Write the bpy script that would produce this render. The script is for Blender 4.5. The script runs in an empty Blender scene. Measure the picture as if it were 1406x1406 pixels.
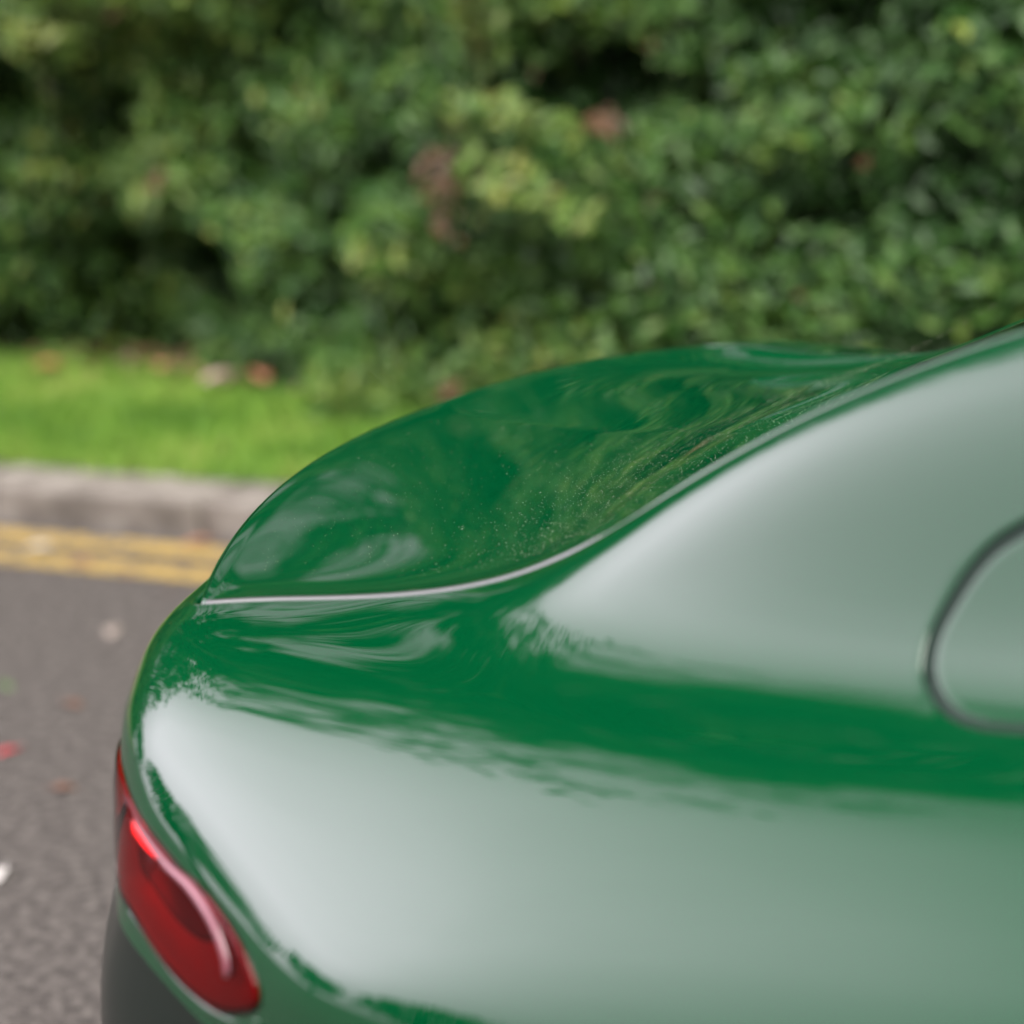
import bpy, math, random
import numpy as np
from mathutils import Vector
R = math.radians
rng = np.random.default_rng(7)
random.seed(7)
SC = bpy.context.scene
COL = SC.collection

# ---------------------------------------------------------------- camera
ROLL, PITCH, YAW, CAMH, FPX = .0876, .2654, .5533, 1.62, 3000.0
cam = bpy.data.cameras.new('camera')
camo = bpy.data.objects.new('camera', cam); COL.objects.link(camo)
cam.sensor_fit = 'HORIZONTAL'; cam.sensor_width = 24.0; cam.lens = 24.0 * FPX / 1406
cam.clip_start = .05; cam.clip_end = 400
cam.dof.use_dof = True
cam.dof.focus_distance = 2.52
cam.dof.aperture_fstop = 1.2
cam.dof.aperture_blades = 0
fw = Vector((-math.sin(YAW) * math.cos(PITCH), math.cos(YAW) * math.cos(PITCH), -math.sin(PITCH)))
rt0 = Vector((math.cos(YAW), math.sin(YAW), 0)); up0 = rt0.cross(fw)
rt = rt0 * math.cos(ROLL) - up0 * math.sin(ROLL)      # picture tilted a few degrees, as the photographer held it
up = rt.cross(fw)
from mathutils import Matrix
M = Matrix((rt, up, -fw)).transposed().to_4x4(); M.translation = (0, 0, CAMH)
camo.matrix_world = M
SC.camera = camo

# ---------------------------------------------------------------- sky, sun, exposure
SUN_EL, SUN_AZ = R(62), R(148)
GLOW_EL, GLOW_AZ = R(32), R(252)                        # a thin bright part of the cloud deck, up the road behind the car
w = bpy.data.worlds.new('World'); SC.world = w; w.use_nodes = True
nt = w.node_tree; nt.nodes.clear()
out = nt.nodes.new('ShaderNodeOutputWorld'); bg = nt.nodes.new('ShaderNodeBackground')
sky = nt.nodes.new('ShaderNodeTexSky'); sky.sky_type = 'NISHITA'; sky.sun_disc = False
sky.sun_elevation = SUN_EL; sky.sun_rotation = SUN_AZ; sky.dust_density = 1
tc = nt.nodes.new('ShaderNodeTexCoord'); cn = nt.nodes.new('ShaderNodeTexNoise')
cn.inputs['Scale'].default_value = 2.2; cn.inputs['Detail'].default_value = 5
nt.links.new(tc.outputs['Generated'], cn.inputs['Vector'])
cr = nt.nodes.new('ShaderNodeValToRGB')               # the cloud deck: pale to mid grey
cr.color_ramp.elements[0].position = .3; cr.color_ramp.elements[0].color = (10.9, 9.5, 10.9, 1)
cr.color_ramp.elements[1].position = .7; cr.color_ramp.elements[1].color = (12.6, 11.0, 12.6, 1)
nt.links.new(cn.outputs['Fac'], cr.inputs['Fac'])
mx = nt.nodes.new('ShaderNodeMixRGB'); mx.inputs['Fac'].default_value = .95
nt.links.new(sky.outputs['Color'], mx.inputs['Color1']); nt.links.new(cr.outputs['Color'], mx.inputs['Color2'])
vm = nt.nodes.new('ShaderNodeVectorMath'); vm.operation = 'DOT_PRODUCT'   # brighter cloud patch apart from the sun, tuned for the flank's reflection
nt.links.new(tc.outputs['Generated'], vm.inputs[0]); vm.inputs[1].default_value = (math.sin(GLOW_AZ) * math.cos(GLOW_EL), math.cos(GLOW_AZ) * math.cos(GLOW_EL), math.sin(GLOW_EL))
mp = []
for op, v_ in (('MAXIMUM', 0.), ('POWER', 7.), ('MULTIPLY', 1.55), ('ADD', .14)):
    q_ = nt.nodes.new('ShaderNodeMath'); q_.operation = op; q_.inputs[1].default_value = v_
    nt.links.new(vm.outputs['Value'] if not mp else mp[-1].outputs[0], q_.inputs[0]); mp.append(q_)
mg = nt.nodes.new('ShaderNodeMixRGB'); mg.blend_type = 'MULTIPLY'; mg.inputs['Fac'].default_value = 1
nt.links.new(mx.outputs['Color'], mg.inputs['Color1']); nt.links.new(mp[-1].outputs[0], mg.inputs['Color2'])
nt.links.new(mg.outputs['Color'], bg.inputs['Color']); bg.inputs['Strength'].default_value = .1
nt.links.new(bg.outputs['Background'], out.inputs['Surface'])
sl = bpy.data.lights.new('sun', 'SUN'); sl.energy = 2.3; sl.angle = R(45); sl.color = (1, .96, .9)
so = bpy.data.objects.new('sun', sl); COL.objects.link(so)
sd = Vector((math.sin(SUN_AZ) * math.cos(SUN_EL), math.cos(SUN_AZ) * math.cos(SUN_EL), math.sin(SUN_EL)))
so.rotation_euler = sd.to_track_quat('Z', 'Y').to_euler(); so.location = sd * 30
SC.view_settings.view_transform = 'Standard'; SC.view_settings.look = 'None'
SC.view_settings.exposure = 1.9; SC.view_settings.gamma = 1
SC.render.engine = 'CYCLES'
SC.cycles.max_bounces = 6; SC.cycles.diffuse_bounces = 3; SC.cycles.glossy_bounces = 4
SC.cycles.transmission_bounces = 4; SC.cycles.transparent_max_bounces = 6
SC.cycles.caustics_reflective = False; SC.cycles.caustics_refractive = False
SC.cycles.use_denoising = True

# ---------------------------------------------------------------- materials
def mat(name, color=(.5, .5, .5), rough=.5, metal=0., spec=.5, coat=0., coat_rough=.03, **kw):
    m = bpy.data.materials.new(name); m.use_nodes = True
    b = m.node_tree.nodes['Principled BSDF']
    b.inputs['Base Color'].default_value = (*color, 1); b.inputs['Roughness'].default_value = rough
    b.inputs['Metallic'].default_value = metal; b.inputs['Specular IOR Level'].default_value = spec
    b.inputs['Coat Weight'].default_value = coat; b.inputs['Coat Roughness'].default_value = coat_rough
    for k, v in kw.items(): b.inputs[k.replace('_', ' ')].default_value = v
    return m
def noise_col(m, stops, scale=5, detail=6, coord='Object', bump=0, bscale=None, bdist=.01, rough_var=None, attr=None):
    n = m.node_tree; b = n.nodes['Principled BSDF']
    t = n.nodes.new('ShaderNodeTexCoord'); no = n.nodes.new('ShaderNodeTexNoise')
    no.inputs['Scale'].default_value = scale; no.inputs['Detail'].default_value = detail
    n.links.new(t.outputs[coord], no.inputs['Vector'])
    r = n.nodes.new('ShaderNodeValToRGB')
    while len(r.color_ramp.elements) < len(stops): r.color_ramp.elements.new(.5)
    for e, (p, c) in zip(r.color_ramp.elements, stops): e.position = p; e.color = (*c, 1)
    if attr:
        a = n.nodes.new('ShaderNodeAttribute'); a.attribute_name = attr; n.links.new(a.outputs['Fac'], r.inputs['Fac'])
    else: n.links.new(no.outputs['Fac'], r.inputs['Fac'])
    n.links.new(r.outputs['Color'], b.inputs['Base Color'])
    if bump:
        n2 = n.nodes.new('ShaderNodeTexNoise'); n2.inputs['Scale'].default_value = bscale or scale; n2.inputs['Detail'].default_value = 4
        n.links.new(t.outputs[coord], n2.inputs['Vector'])
        bp = n.nodes.new('ShaderNodeBump'); bp.inputs['Strength'].default_value = bump; bp.inputs['Distance'].default_value = bdist
        n.links.new(n2.outputs['Fac'], bp.inputs['Height']); n.links.new(bp.outputs['Normal'], b.inputs['Normal'])
    return m
PAINT = mat('green_paint', (.0001, .041, .0120), rough=.5, metal=.0, spec=.0, coat=1.0, coat_rough=.012)
PAINT.node_tree.nodes['Principled BSDF'].inputs['Coat IOR'].default_value = 1.75
GAP = mat('dark_gap', (.006, .007, .007), rough=.6, spec=.2)
TRIM = mat('black_trim', (.006, .006, .007), rough=.12, coat=.5)
GLASS = mat('tinted_glass', (.004, .006, .006), rough=.02, coat=1.)
CHROME = mat('bright_trim', (.75, .75, .76), rough=.08, metal=1.)
RUBBER = mat('tyre_rubber', (.015, .015, .015), rough=.75)
ALLOY = mat('alloy', (.35, .35, .36), rough=.25, metal=1.)

# ---------------------------------------------------------------- mesh helpers
def add_mesh(name, V, F, m, parent=None, smooth=True):
    me = bpy.data.meshes.new(name)
    V = np.asarray(V, np.float32)
    me.from_pydata(V.tolist(), [], [list(map(int, f)) for f in F]); me.materials.append(m)
    if smooth: me.shade_smooth()
    me.update()
    o = bpy.data.objects.new(name, me); COL.objects.link(o)
    if parent: o.parent = parent
    return o
def quads_fast(name, V, nf, m, parent=None, k=4, attr=None, smooth=False):
    """V: (nf*k,3) unshared polygon soup."""
    me = bpy.data.meshes.new(name)
    me.vertices.add(len(V)); me.vertices.foreach_set('co', np.ascontiguousarray(V, np.float32).ravel())
    me.loops.add(nf * k); me.loops.foreach_set('vertex_index', np.arange(nf * k, dtype=np.int32))
    me.polygons.add(nf); me.polygons.foreach_set('loop_start', np.arange(0, nf * k, k, dtype=np.int32))
    me.polygons.foreach_set('loop_total', np.full(nf, k, dtype=np.int32))
    if attr is not None:
        a = me.attributes.new('tint', 'FLOAT', 'FACE'); a.data.foreach_set('value', np.ascontiguousarray(attr, np.float32))
    me.materials.append(m); me.update(calc_edges=True)
    o = bpy.data.objects.new(name, me); COL.objects.link(o)
    if parent: o.parent = parent
    return o
def tag(o, label=None, cat=None, group=None, kind=None):
    if label: o['label'] = label
    if cat: o['category'] = cat
    if group: o['group'] = group
    if kind: o['kind'] = kind
    return o
def grid_faces(ni, nj, flip=False, skip=None):
    F = []
    for i in range(ni - 1):
        for j in range(nj - 1):
            if skip and skip(i, j): continue
            q = (i * nj + j, i * nj + j + 1, (i + 1) * nj + j + 1, (i + 1) * nj + j)
            F.append(q[::-1] if flip else q)
    return F
def tube(pts, r, n=8, closed=False):
    P = np.asarray(pts, float); N = len(P); V = []; F = []
    for i in range(N):
        a = P[(i + 1) % N] - P[i - 1] if closed else P[min(i + 1, N - 1)] - P[max(i - 1, 0)]
        a = a / (np.linalg.norm(a) + 1e-9); b = np.cross(a, (0, 0, 1.)); 
        if np.linalg.norm(b) < .05: b = np.cross(a, (1., 0, 0))
        b /= np.linalg.norm(b); c = np.cross(a, b)
        rr = r[i] if hasattr(r, '__len__') else r
        for k in range(n):
            t = 2 * math.pi * k / n; V.append(P[i] + rr * (b * math.cos(t) + c * math.sin(t)))
    for i in range(N if closed else N - 1):
        for k in range(n):
            j = (i + 1) % N
            F.append((i * n + k, i * n + (k + 1) % n, j * n + (k + 1) % n, j * n + k))
    if not closed:
        F.append(list(range(n))[::-1]); F.append([(N - 1) * n + k for k in range(n)])
    return V, F

# clamped uniform cubic B-spline basis
def bbasis(t, n):
    """t in [0,n-1] -> (len(t), n) weights."""
    t = np.atleast_1d(np.asarray(t, float)); deg = 3
    kn = np.concatenate([np.zeros(3), np.linspace(0, n - 1, n - 2), np.full(3, n - 1.)])
    t = np.clip(t, 0, n - 1 - 1e-9)
    N = np.zeros((len(t), len(kn) - 1))
    for i in range(len(kn) - 1): N[:, i] = (kn[i] <= t) & (t < kn[i + 1])
    for d in range(1, deg + 1):
        M_ = np.zeros((len(t), len(kn) - 1 - d))
        for i in range(len(kn) - 1 - d):
            a = kn[i + d] - kn[i]; b = kn[i + d + 1] - kn[i + 1]
            if a > 0: M_[:, i] += (t - kn[i]) / a * N[:, i]
            if b > 0: M_[:, i] += (kn[i + d + 1] - t) / b * N[:, i + 1]
        N = M_
    return N
def bcurve(P, t): P = np.asarray(P, float); return bbasis(t, len(P)) @ P

# ---------------------------------------------------------------- the car
YC = 2.318                                            # centre line of the car; x forward, rear at the left of the picture
car = bpy.data.objects.new('parked_car', None); COL.objects.link(car); car.location = (-.2, YC, 0)
tag(car, 'glossy green coupe with ducktail boot lid and oval red tail lamps, parked by the kerb', 'car')
def outward(V, F):
    f = np.array([g[:4] if len(g) > 3 else (g[0], g[1], g[2], g[0]) for g in F]); n = np.cross(V[f[:, 2]] - V[f[:, 0]], V[f[:, 3]] - V[f[:, 1]])
    n = np.where(np.array([len(g) > 3 for g in F])[:, None], n, np.cross(V[f[:, 1]] - V[f[:, 0]], V[f[:, 2]] - V[f[:, 0]]))
    return F if (n * (V[f[:, 0]] - np.array([.3, YC, .35]))).sum() > 0 else [tuple(g)[::-1] for g in F]
def part(name, V, F, m, parent=car, smooth=True, mirror=False, orient=True):
    V = np.array(V, float); F = outward(V, F) if orient else F
    if mirror: V[:, 1] = 2 * YC - V[:, 1]; F = [tuple(f)[::-1] for f in F]
    k_ = np.clip((V[:, 0] + 1.2) / .35, 0, 1) * np.clip((.9 - V[:, 0]) / .9, 0, 1); V[:, 2] -= .10 * np.clip(V[:, 1] - YC, 0, 1) * k_ * k_ * (3 - 2 * k_) * np.clip((V[:, 2] - .8) / .2, 0, 1)
    V[:, 2] += .018 * np.clip((V[:, 1] - YC - .1) / .5, 0, 1) * np.clip((-1.15 - V[:, 0]) / .2, 0, 1) * np.clip((V[:, 2] - .86) / .06, 0, 1)
    off = np.array(car.location)
    o = add_mesh(name, V - off, F, m, parent, smooth)
    return o
# seam between lid and haunch: x, half width, height
SEAM = np.array([(-1.454, .628, .950), (-1.42, .618, .953), (-1.341, .596, .955), (-1.258, .583, .959), (-1.200, .573, .964), (-1.139, .561, .974),
                 (-1.067, .550, .995), (-1.019, .543, 1.020), (-.956, .536, 1.059), (-.864, .528, 1.112), (-.793, .518, 1.155),
                 (-.725, .508, 1.189), (-.634, .493, 1.222), (-.5, .475, 1.262)])
# control net of the flank: every column is a list of (x, half width, height), top to bottom
NET = []
def colm(*p): NET.append(p)
#      seam                 deck                 inner crest          crest                side (crease a)      side (crease b)      below               lamp low             bumper              sill
colm((3.12, .30, .60),   (3.12, .40, .60),   (3.11, .50, .59),   (3.10, .58, .58),   (3.10, .62, .56),   (3.10, .64, .54),   (3.12, .66, .50),   (3.14, .66, .44),   (3.16, .64, .34),   (3.10, .60, .20))
colm((3.00, .45, .72),   (3.00, .56, .72),   (2.98, .66, .71),   (2.96, .74, .69),   (2.95, .78, .66),   (2.95, .80, .63),   (2.96, .82, .56),   (2.98, .83, .48),   (2.98, .82, .36),   (2.95, .78, .20))
colm((2.60, .55, .86),   (2.60, .64, .86),   (2.60, .74, .85),   (2.60, .83, .82),   (2.60, .88, .78),   (2.60, .91, .74),   (2.60, .94, .66),   (2.60, .95, .56),   (2.60, .95, .42),   (2.60, .92, .22))
colm((2.10, .60, .94),   (2.10, .68, .94),   (2.10, .76, .93),   (2.10, .86, .90),   (2.10, .92, .86),   (2.10, .95, .80),   (2.10, .97, .70),   (2.10, .98, .58),   (2.10, .98, .42),   (2.10, .95, .22))
colm((1.60, .62, 1.02),  (1.60, .70, .99),   (1.60, .77, .96),   (1.60, .85, .92),   (1.60, .91, .87),   (1.60, .95, .80),   (1.60, .97, .70),   (1.60, .97, .56),   (1.60, .97, .40),   (1.60, .93, .22))
colm((1.10, .56, 1.28),  (1.10, .64, 1.16),  (1.10, .73, 1.04),  (1.10, .82, .94),   (1.10, .89, .88),   (1.10, .93, .80),   (1.10, .95, .70),   (1.10, .95, .56),   (1.10, .96, .40),   (1.10, .93, .22))
colm((.50, .52, 1.39),   (.50, .62, 1.24),   (.50, .72, 1.08),   (.50, .81, .94),    (.50, .88, .88),    (.50, .92, .80),    (.50, .94, .70),    (.50, .95, .56),    (.50, .96, .40),    (.50, .94, .22))
colm((.00, .50, 1.37),   (.00, .61, 1.23),   (.00, .71, 1.08),   (.00, .80, .94),    (.00, .88, .89),    (.00, .94, .82),    (.00, .97, .72),    (.00, .98, .58),    (.00, .98, .42),    (.00, .95, .22))
colm((-.35, .47, 1.30),  (-.35, .59, 1.165),  (-.35, .665, .970),  (-.35, .80, .945),  (-.35, .870, .903), (-.35, .955, .840), (-.35, 1.005, .74), (-.35, 1.01, .60),  (-.35, 1.01, .45),  (-.35, .98, .24))
colm((-.60, .487, 1.233),(-.60, .60, 1.090), (-.60, .665, .950),  (-.60, .80, .941),  (-.60, .870, .900), (-.60, .955, .835), (-.60, 1.02, .74),  (-.60, 1.02, .61),  (-.60, 1.02, .45),  (-.60, .99, .24))
colm((-.78, .516, 1.162),(-.78, .607, 1.040),(-.78, .675, .946),  (-.78, .80, .938),  (-.79, .870, .895), (-.80, .965, .825), (-.82, 1.03, .74),  (-.84, 1.02, .61),  (-.84, 1.02, .45),  (-.84, .99, .24))
colm((-.92, .533, 1.082),(-.92, .622, .99),  (-.92, .695, .946), (-.92, .798, .935), (-.925, .870, .890),(-.935, .985, .803),(-.96, 1.02, .742), (-1.02, 1.01, .62), (-1.05, 1.00, .45), (-1.05, .97, .24))
colm((-1.03, .543, 1.012),(-1.03, .64, .966),(-1.03, .718, .947),(-1.03, .795, .930),(-1.03, .868, .886),(-1.045, .990, .782),(-1.07, 1.005, .742),(-1.14, .975, .64), (-1.18, .98, .50),  (-1.18, .95, .25))
colm((-1.13, .559, .975),(-1.13, .645, .955),(-1.13, .717, .945),(-1.13, .788, .928),(-1.13, .855, .886),(-1.145, .938, .815),(-1.175, .952, .77),(-1.24, .94, .65), (-1.28, .96, .52),  (-1.28, .93, .26))
colm((-1.25, .581, .960),(-1.25, .654, .953),(-1.25, .718, .943),(-1.25, .785, .924),(-1.245, .838, .888),(-1.255, .885, .848),(-1.285, .898, .795),(-1.32, .905, .67),  (-1.37, .925, .54), (-1.37, .90, .27))
colm((-1.36, .601, .956),(-1.36, .668, .951),(-1.36, .726, .941),(-1.35, .785, .919),(-1.335, .822, .890),(-1.34, .847, .862),(-1.36, .860, .810),(-1.39, .868, .68), (-1.45, .875, .56), (-1.44, .85, .28))
colm((-1.43, .622, .953),(-1.43, .680, .948),(-1.415, .732, .932),(-1.398, .780, .905),(-1.385, .815, .880),(-1.385, .830, .850),(-1.395, .83, .79),(-1.42, .83, .69),  (-1.50, .82, .57),  (-1.49, .80, .28))
colm((-1.458, .626, .949),(-1.462, .655, .938),(-1.462, .695, .918),(-1.460, .727, .896),(-1.465, .745, .875),(-1.465, .755, .850),(-1.475, .755, .79),(-1.49, .75, .69),(-1.56, .74, .57), (-1.55, .72, .28))
colm((-1.475, .580, .947),(-1.505, .595, .935),(-1.525, .610, .918),(-1.53, .620, .895),(-1.53, .625, .870),(-1.53, .63, .845),(-1.535, .63, .79),(-1.545, .62, .69),(-1.61, .62, .57), (-1.60, .60, .28))
colm((-1.522, .400, .962),(-1.545, .405, .945),(-1.565, .410, .918),(-1.575, .415, .890),(-1.58, .42, .86), (-1.585, .42, .83), (-1.59, .42, .77), (-1.595, .42, .69),(-1.66, .42, .57), (-1.65, .40, .28))
colm((-1.58, .20, .978), (-1.59, .20, .955), (-1.605, .20, .920),(-1.61, .20, .885),(-1.615, .20, .855),(-1.62, .20, .82), (-1.625, .20, .76),(-1.63, .20, .69), (-1.69, .20, .57), (-1.68, .20, .28))
colm((-1.60, .00, .982), (-1.61, .00, .958), (-1.62, .00, .920), (-1.625, .00, .885),(-1.63, .00, .855),(-1.635, .00, .82), (-1.64, .00, .76), (-1.645, .00, .69),(-1.70, .00, .57), (-1.69, .00, .28))
NET = np.array(NET)
_x = NET[:, 0, 0]; _b = np.clip((_x + 1.12) / .25, 0, 1) * np.clip((.9 - _x) / .6, 0, 1)
_row = NET[:, 0] + .38 * (NET[:, 1] - NET[:, 0]); _row[:, 2] += .056 * _b
NET = np.concatenate([NET[:, :1], _row[:, None], NET[:, 1:]], 1)   # the haunch rolls over towards the seam
NC, NR = NET.shape[:2]
def S(u, v):
    """surface points (x, half width, height) for parameters u (column) and v (row)."""
    u = np.atleast_1d(u); v = np.atleast_1d(v)
    return np.einsum('ki,kj,ijc->kc', bbasis(u, NC), bbasis(v, NR), NET)
def Sg(U, V_): return np.einsum('ai,bj,ijc->abc', bbasis(U, NC), bbasis(V_, NR), NET)
def SN(u, v, e=.01):
    p = S(u, v); a = S(np.clip(u + e, 0, NC - 1), v) - S(np.clip(u - e, 0, NC - 1), v); b = S(u, np.clip(v + e, 0, NR - 1)) - S(u, np.clip(v - e, 0, NR - 1))
    n = np.cross(a, b); n /= np.linalg.norm(n, axis=1)[:, None] + 1e-12
    # outward: away from the centre of the car
    c = p - np.array([0.8, 0, .5]); s = np.sign((n * c).sum(1)); s[s == 0] = 1
    return p, n * s[:, None]
def W(p):                                             # (x, half width, h) -> world, near side
    p = np.asarray(p, float); q = p.copy(); q[..., 1] = YC - p[..., 1]; return q
def Wn(n): q = np.array(n, float); q[..., 1] *= -1; return q

# openings in the flank: closed outlines in (u, v)
def closed_curve(pts, n):
    P = np.asarray(pts, float); k = len(P); t = np.linspace(0, k, n, endpoint=False)
    i = np.floor(t).astype(int); f = (t - i)[:, None]
    p0, p1, p2, p3 = P[(i - 1) % k], P[i % k], P[(i + 1) % k], P[(i + 2) % k]
    return .5 * (2 * p1 + (p2 - p0) * f + (2 * p0 - 5 * p1 + 4 * p2 - p3) * f * f + (3 * p1 - p0 - 3 * p2 + p3) * f ** 3)
def circle_uv(center_x, center_h, rad, u0, v0, vmax=None):
    """outline of a circle seen from the side (x,h) found on the flank."""
    pts = []
    for k in range(24):
        a = 2 * math.pi * k / 24; tx, th = center_x + rad * math.cos(a), center_h + rad * math.sin(a)
        u, v = u0, v0
        for _ in range(30):
            p = S(u, v)[0]; e = 1e-3
            du = (S(u + e, v)[0] - p) / e; dv = (S(u, v + e)[0] - p) / e
            J = np.array([[du[0], dv[0]], [du[2], dv[2]]]); d = np.linalg.solve(J, [tx - p[0], th - p[2]])
            u = float(np.clip(u + d[0], .5, NC - 2)); v = float(np.clip(v + d[1], .5, NR - 1.02))
        pts.append((u, v))
    return np.array(pts)
#HOLES_BEGIN
LAMP = [(17.25, 6.55), (15.62, 7.07), (14.42, 7.28), (13.71, 7.24), (13.13, 7.37), (12.69, 7.68), (12.69, 7.94), (13.13, 8.24), (13.96, 8.33), (15.27, 8.24), (17.2, 8.2), (18.3, 7.9), (18.9, 7.2), (18.4, 6.6)]
FLAP = [(9.05, 2.43), (9.07, 2.05), (8.98, 1.69), (8.86, 1.47), (8.71, 1.36), (8.510000000000002, 1.3), (8.31, 1.36), (8.13, 1.6600000000000001), (8.090000000000002, 1.96), (8.16, 2.77), (8.31, 3.0), (8.54, 3.02), (8.74, 2.98), (8.91, 2.8)]
#HOLES_END
def dense(a, b, step): return np.linspace(a, b, max(2, int(round((b - a) / step)) + 1))
USTEP, VSTEP = .06, .05
Ug = dense(0, NC - 1, USTEP); Vg = dense(0, NR - 1, VSTEP)
P = Sg(Ug, Vg)
nU, nV = len(Ug), len(Vg)
REAR_WHEEL = circle_uv(-.62, .36, .40, 9.6, 9)
FRONT_WHEEL = circle_uv(2.15, .36, .40, 3.2, 9)
def hole_block(out):
    out = np.asarray(out)
    i0 = int(np.searchsorted(Ug, out[:, 0].min()) - 3); i1 = int(np.searchsorted(Ug, out[:, 0].max()) + 3)
    j0 = int(np.searchsorted(Vg, out[:, 1].min()) - 3); j1 = int(np.searchsorted(Vg, out[:, 1].max()) + 3)
    return i0, i1, j0, min(j1, nV - 1)
holes = {'lamp': (closed_curve(LAMP, 400)), 'flap': closed_curve(FLAP, 400), 'rear': closed_curve(REAR_WHEEL, 400), 'front': closed_curve(FRONT_WHEEL, 400)}
blocks = {k: hole_block(v) for k, v in holes.items()}
def in_block(i, j):
    for b in blocks.values():
        if b[0] <= i < b[1] and b[2] <= j < b[3]: return True
    return False
def roll(p, n, o, radius, depth, steps=6):
    """profile rings from boundary points p with surface normals n, tangent-outward directions o."""
    R_ = []
    for k in range(1, steps + 1):
        t = math.pi / 2 * k / steps
        R_.append(p + radius * (math.sin(t) * o - (1 - math.cos(t)) * n))
    R_.append(R_[-1] - n * depth)
    return R_
def flank_mesh():
    V = W(P).reshape(-1, 3).tolist(); F = []
    base = grid_faces(nU, nV, flip=False, skip=in_block)
    F += base
    for name, (i0, i1, j0, j1) in blocks.items():
        out = holes[name]; c = out.mean(0)
        ring = [(i, j0) for i in range(i0, i1)] + [(i1, j) for j in range(j0, j1)] + [(i, j1) for i in range(i1, i0, -1)] + [(i0, j) for j in range(j1, j0, -1)]
        outer = np.array([(Ug[i], Vg[j]) for i, j in ring]); idx = [i * nV + j for i, j in ring]
        ango = np.arctan2((outer - c)[:, 1] / VSTEP, (outer - c)[:, 0] / USTEP)
        angi = np.arctan2((out - c)[:, 1] / VSTEP, (out - c)[:, 0] / USTEP)
        order = np.argsort(angi); ai = angi[order]; oi = out[order]
        ai = np.concatenate([ai[-3:] - 2 * np.pi, ai, ai[:3] + 2 * np.pi]); oi = np.concatenate([oi[-3:], oi, oi[:3]])
        inner = np.stack([np.interp(ango, ai, oi[:, 0]), np.interp(ango, ai, oi[:, 1])], 1)
        n = len(idx); prev = idx; K = 8
        for k in range(1, K + 1):
            f = k / K; q = outer + (inner - outer) * f
            pts = W(S(q[:, 0], q[:, 1])); s0 = len(V); V += pts.tolist(); cur = [s0 + t for t in range(n)]
            for t in range(n): F.append((cur[t], cur[(t + 1) % n], prev[(t + 1) % n], prev[t]))
            prev = cur
        p, nn = SN(inner[:, 0], inner[:, 1]); p = W(p); nn = Wn(nn)
        cc = p.mean(0); o = cc - p; tg = np.roll(p, -1, 0) - np.roll(p, 1, 0); tg /= np.linalg.norm(tg, axis=1)[:, None]
        o = np.cross(nn, tg); o /= np.linalg.norm(o, axis=1)[:, None]; s_ = np.sign((o * (cc - p)).sum(1)); o *= s_[:, None]
        rad = {'lamp': .003, 'flap': .002, 'rear': .012, 'front': .012}[name]; dep = {'lamp': .02, 'flap': .012, 'rear': .16, 'front': .16}[name]
        for pts in roll(p, nn, o, rad, dep):
            s0 = len(V); V += pts.tolist(); cur = [s0 + t for t in range(n)]
            for t in range(n): F.append((cur[t], cur[(t + 1) % n], prev[(t + 1) % n], prev[t]))
            prev = cur
        opening[name] = (p, nn, o)
    # rolled edge along the seam
    sel = Ug >= 0
    p, nn = SN(Ug, np.zeros(nU)); p = W(p); nn = Wn(nn)
    tg = np.gradient(p, axis=0); tg /= np.linalg.norm(tg, axis=1)[:, None]; o = np.cross(nn, tg)
    o *= np.sign((o * (np.array([0.3, YC, .6]) - p)).sum(1))[:, None]
    prev = [i * nV for i in range(nU)]
    for pts in roll(p, nn, o, .004, .03):
        s0 = len(V); V += pts.tolist(); cur = [s0 + t for t in range(nU)]
        for t in range(nU - 1): F.append((cur[t], cur[t + 1], prev[t + 1], prev[t]))
        prev = cur
    return V, F
opening = {}
FV, FF = flank_mesh()
UB, VB = 12.4, 8.5
def in_bumper(f):
    c = f[0]
    if c >= nU * nV: return False
    i, j = divmod(c, nV); return Ug[i] >= UB and Vg[j] >= VB - 1e-6 and all(q < nU * nV for q in f) and min(Vg[q % nV] for q in f) >= VB - 1e-6 and min(Ug[q // nV] for q in f) >= UB
BF = [f for f in FF if in_bumper(f)]; FF = [f for f in FF if not in_bumper(f)]
def compact(V, F):
    used = sorted({q for f in F for q in f}); m_ = {q: k for k, q in enumerate(used)}
    return [V[q] for q in used], [tuple(m_[q] for q in f) for f in F]
BUMP = mat('dark_bumper', (.004, .009, .006), rough=.4, spec=.1, coat=.5, coat_rough=.05)  # much darker and greyer than the body green
for mir in (False, True):
    part('body_side', *compact(FV, FF), PAINT, mirror=mir)
    part('rear_bumper', *compact(FV, BF), BUMP, mirror=mir)

# ---- boot lid, rear window, roof, windscreen, bonnet: the strip between the two flanks
SEAMC = P[:, 0, :]                                    # the flank's own upper edge
def seam_at_x(x):                                     # on the side run (x increases towards the nose)
    k = np.arange(nU)[(Ug <= 17.0)]; xs = SEAMC[k, 0][::-1]; return np.stack([np.interp(x, xs, SEAMC[k, c][::-1]) for c in range(3)], -1)
GAPW = .003 + .004 + .010                                   # seam: two rolled edges and the gap
CEN = np.array([(-1.612, .990), (-1.585, .986), (-1.52, .976), (-1.44, .967), (-1.35, .962), (-1.26, .966), (-1.18, .976), (-1.10, .996), (-1.02, 1.026), (-.95, 1.057), (-.90, 1.082)])
SID = np.array([(-1.450, .628, .953), (-1.43, .622, .9535), (-1.39, .612, .955), (-1.341, .596, .956), (-1.258, .583, .960), (-1.19, .571, .966), (-1.12, .558, .980), (-1.05, .548, 1.003), (-.98, .540, 1.044), (-.91, .533, 1.086), (-.84, .524, 1.127)])
NL, NWD = 150, 181
sl_ = np.linspace(0, 1, NL) ** 1.15
A_ = bcurve(SID, sl_ * (len(SID) - 1)); B_ = bcurve(CEN, sl_ * (len(CEN) - 1))
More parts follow.
